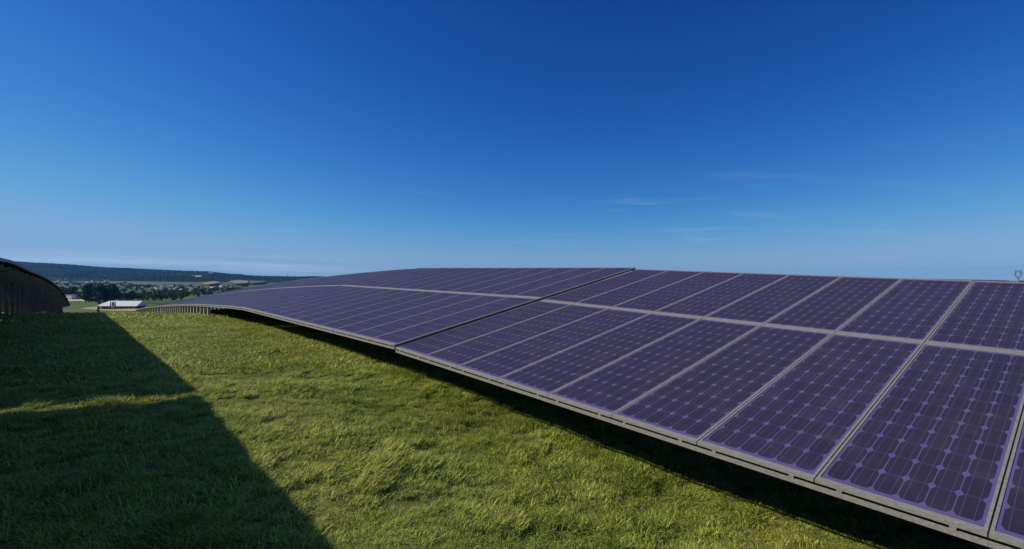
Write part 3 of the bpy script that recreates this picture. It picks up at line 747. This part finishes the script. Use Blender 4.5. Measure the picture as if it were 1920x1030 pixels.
# ---------------------------------------------------------------- barn, silo, white building, posts
def barn():
    Z = 300.0; a = pix(192, 577) * Z; b = pix(268, 580) * Z
    c = (a + b) / 2; gx, gy = c[0], c[1] ; gz = float(ground_rel(gx, gy)) + CAMZ
    e = empty('barn', (gx, gy, gz), 'long low barn with a white sheet roof on dark open sides', 'barn'); e.rotation_euler = (0, 0, math.radians(-3))
    w, d, h, rh = 23.0, 9.0, 1.7, 2.9
    bm = bmesh.new(); box(bm, (-w/2 + .5, d/2 - 1, -.5), (w/2 - .5, d/2 - .7, h)); box(bm, (-w/2 + .5, -d/2 + 1.6, -.5), (w/2 - .5, -d/2 + 1.8, h)); mobj('wall', mesh('barn_wall', bm, M['darkmetal']), e)
    bm = bmesh.new()
    x0, x1 = -w/2, w/2
    for pts in ([(x0 - 1, -d/2, h), (x1 + 1, -d/2, h), (x1 + .9, 0, h + rh), (x0 + 3.2, 0, h + rh)], [(x0 - 1, d/2, h), (x1 + 1, d/2, h), (x1 + .9, 0, h + rh), (x0 + 3.2, 0, h + rh)]):
        lo = [bm.verts.new(p) for p in pts]; hi = [bm.verts.new((p[0], p[1], p[2] + .2)) for p in pts]
        bm.faces.new(lo); bm.faces.new(hi[::-1])
        for k in range(4): bm.faces.new((lo[k], lo[(k+1) % 4], hi[(k+1) % 4], hi[k]))
    for s in (0, 1):
        pts = [(x0 - 1, -d/2, h), (x0 - 1, d/2, h), (x0 + 3.2, 0, h + rh)] if s == 0 else [(x1 + 1, -d/2, h), (x1 + 1, d/2, h), (x1 + .9, 0, h + rh)]
        bm.faces.new([bm.verts.new((p[0], p[1], p[2] + .1)) for p in pts])
    mobj('roof', mesh('barn_roof', bm, plain('white_sheet_roof', (.60, .60, .60), (.70, .70, .69), .6, .5, .3)), e)
    for k in range(13):
        bm = bmesh.new(); x = x0 + 1 + k * (w - 2) / 12; bar(bm, (x, -d/2 + .4, -.5), (x, -d/2 + .4, h + .05), .28, .28); mobj('post', mesh('barn_post', bm, M['steel'] if k % 3 else M['concrete']), e)
    for px, lab, mt, r, y1, y0, Zs in ((212, 'white feed silo standing in front of the barn roof', ROOFS[2], .75, 565.5, 580, 288), (207.3, 'thin dark silo left of the white silo', M['darkmetal'], .28, 564, 581, 287), (216.3, 'thin dark pole right of the white silo', M['darkmetal'], .22, 565.5, 580, 289)):
        q = pix(px, y0) * Zs; gz2 = float(ground_rel(q[0], q[1])) + CAMZ; H_ = (pix(px, y1) * Zs)[2] + CAMZ - gz2
        s = empty('silo' if r > .25 else 'pole', (q[0], q[1], gz2), lab, 'silo' if r > .25 else 'pole')
        bm = bmesh.new(); tube(bm, (0, 0, -.2), (0, 0, H_ * .85), r, r, 14); mobj('shell', mesh('shell', bm, mt), s)
        bm = bmesh.new(); tube(bm, (0, 0, H_ * .85), (0, 0, H_), r * 1.05, r * .15, 14); mobj('cap', mesh('cap', bm, mt), s)
barn()
def white_building():
    p, t = hit(133.5, 562.2, 200); k = t / F
    e = empty('farm_building', p, 'small white flat roofed building beside the tip of the dark left array', 'building')
    w, d, h = 17 * k, 8 * k, 8.0 * k
    bm = bmesh.new(); box(bm, (-w/2, -d/2, -1), (w/2, d/2, h)); mobj('wall', mesh('farm_wall', bm, plain('farm_render', (.66, .62, .52), (.74, .70, .60), .4, .9, .1)), e)
    bm = bmesh.new(); box(bm, (-w/2 - .5, -d/2 - .5, h + .003), (w/2 + .5, d/2 + .5, h + .6)); mobj('roof', mesh('farm_roof', bm, ROOFS[2]), e)
    for x in (-.28, .18):
        bm = bmesh.new(); box(bm, (w * x, -d/2 - .06, -.2), (w * x + w * .16, -d/2 + .1, h * .55)); mobj('door', mesh('farm_door', bm, M['darkmetal']), e)
    e.rotation_euler = (0, 0, -.38)
white_building()
# ---------------------------------------------------------------- pylon and mast
def lattice(bm, w0, w1, z0, z1, n, r, cx0=0., cx1=0.):
    for k in range(n):
        a = k / n; b = (k + 1) / n
        wa = w0 + (w1 - w0) * a; wb = w0 + (w1 - w0) * b; za = z0 + (z1 - z0) * a; zb = z0 + (z1 - z0) * b; ca = cx0 + (cx1 - cx0) * a; cb = cx0 + (cx1 - cx0) * b
        A = [(ca - wa, -wa, za), (ca + wa, -wa, za), (ca + wa, wa, za), (ca - wa, wa, za)]; B = [(cb - wb, -wb, zb), (cb + wb, -wb, zb), (cb + wb, wb, zb), (cb - wb, wb, zb)]
        for i in range(4):
            j = (i + 1) % 4; bar(bm, A[i], B[i], r, r); bar(bm, A[i], B[j], r * .7, r * .7); bar(bm, A[j], B[i], r * .7, r * .7); bar(bm, B[i], B[j], r * .7, r * .7)
def pylon():
    M['pylon'] = plain('pylon_steel', (.17, .21, .25), (.20, .24, .28), 1, .6, .3)
    Z = 1900.0; q = pix(1909, 530) * Z; top = (pix(1909, 508) * Z)[2] + CAMZ; gz = float(ground_rel(q[0], q[1])) + CAMZ
    e = empty('electricity_pylon', (q[0], q[1], gz), 'hazy lattice electricity pylon beyond the right end of the panels', 'pylon'); H_ = top - gz; k = Z / F
    e.rotation_euler = (0, 0, -.2)
    zt = H_; z1 = H_ - 14 * k
    bm = bmesh.new(); lattice(bm, 5.4, 2.0, -1, z1, 8, .7); mobj('tower', mesh('tower', bm, M['pylon']), e)
    bm = bmesh.new(); m_ = H_ - 8 * k
    bar(bm, (-5 * k, 0, m_), (5 * k, 0, m_), .8, .8); bar(bm, (-5 * k, 0, m_), (0, 0, zt), .8, .8); bar(bm, (5 * k, 0, m_), (0, 0, zt), .8, .8)
    for s in (-1, 1): lattice(bm, 1.0, .7, z1, m_, 2, .9, s * .8, s * 5.2 * k); lattice(bm, .7, .7, m_, zt, 2, .9, s * 5.2 * k, s * 3.6 * k)
    mobj('window_arms', mesh('arms', bm, M['pylon']), e)
    bm = bmesh.new(); bar(bm, (-5.5 * k, 0, zt), (5.5 * k, 0, zt), 1.8, 1.8); bar(bm, (-5.5 * k, 0, zt), (-7 * k, 0, m_ + 1), .5, .5); bar(bm, (5.5 * k, 0, zt), (7 * k, 0, m_ + 1), .5, .5); mobj('crossarm', mesh('crossarm', bm, M['pylon']), e)
pylon()
def mast():
    Z = 4200.0; q = pix(539, 522) * Z; gz = float(ground_rel(q[0], q[1])) + CAMZ; top = (pix(539, 515) * Z)[2] + CAMZ; H_ = top - gz
    e = empty('radio_mast', (q[0], q[1], gz), 'tiny radio mast on the right end of the wooded ridge', 'mast')
    bm = bmesh.new(); lattice(bm, 2.6, 1.0, -2, H_ * .8, 5, 1.2); mobj('tower', mesh('mast_tower', bm, M['darkmetal']), e)
    bm = bmesh.new(); tube(bm, (0, 0, H_ * .8), (0, 0, H_), .8, .5, 6); mobj('antenna', mesh('antenna', bm, M['darkmetal']), e)
    bm = bmesh.new(); tube(bm, (0, 0, H_ * .62), (0, 0, H_ * .8), 3.4, 3.4, 10); mobj('platform', mesh('platform', bm, M['darkmetal']), e)
mast()

# ---------------------------------------------------------------- air
def haze():
    bm = bmesh.new(); box(bm, (-9600, -9600, -75), (9600, 9600, 190)); me = mesh('haze', bm)
    m = bpy.data.materials.new('haze'); m.use_nodes = True; t = m.node_tree; t.nodes.clear()
    o = t.nodes.new('ShaderNodeOutputMaterial'); v = t.nodes.new('ShaderNodeVolumePrincipled')
    v.inputs['Color'].default_value = (.18, .45, 1.0, 1); v.inputs['Density'].default_value = HAZE; v.inputs['Anisotropy'].default_value = 0.0
    t.links.new(v.outputs[0], o.inputs['Volume']); me.materials.append(m)
    tag(mobj('haze', me), kind='stuff', label='thin bluish air over the valley')
HAZE = 4.5e-5
haze()
print('objects', len(SC.objects))
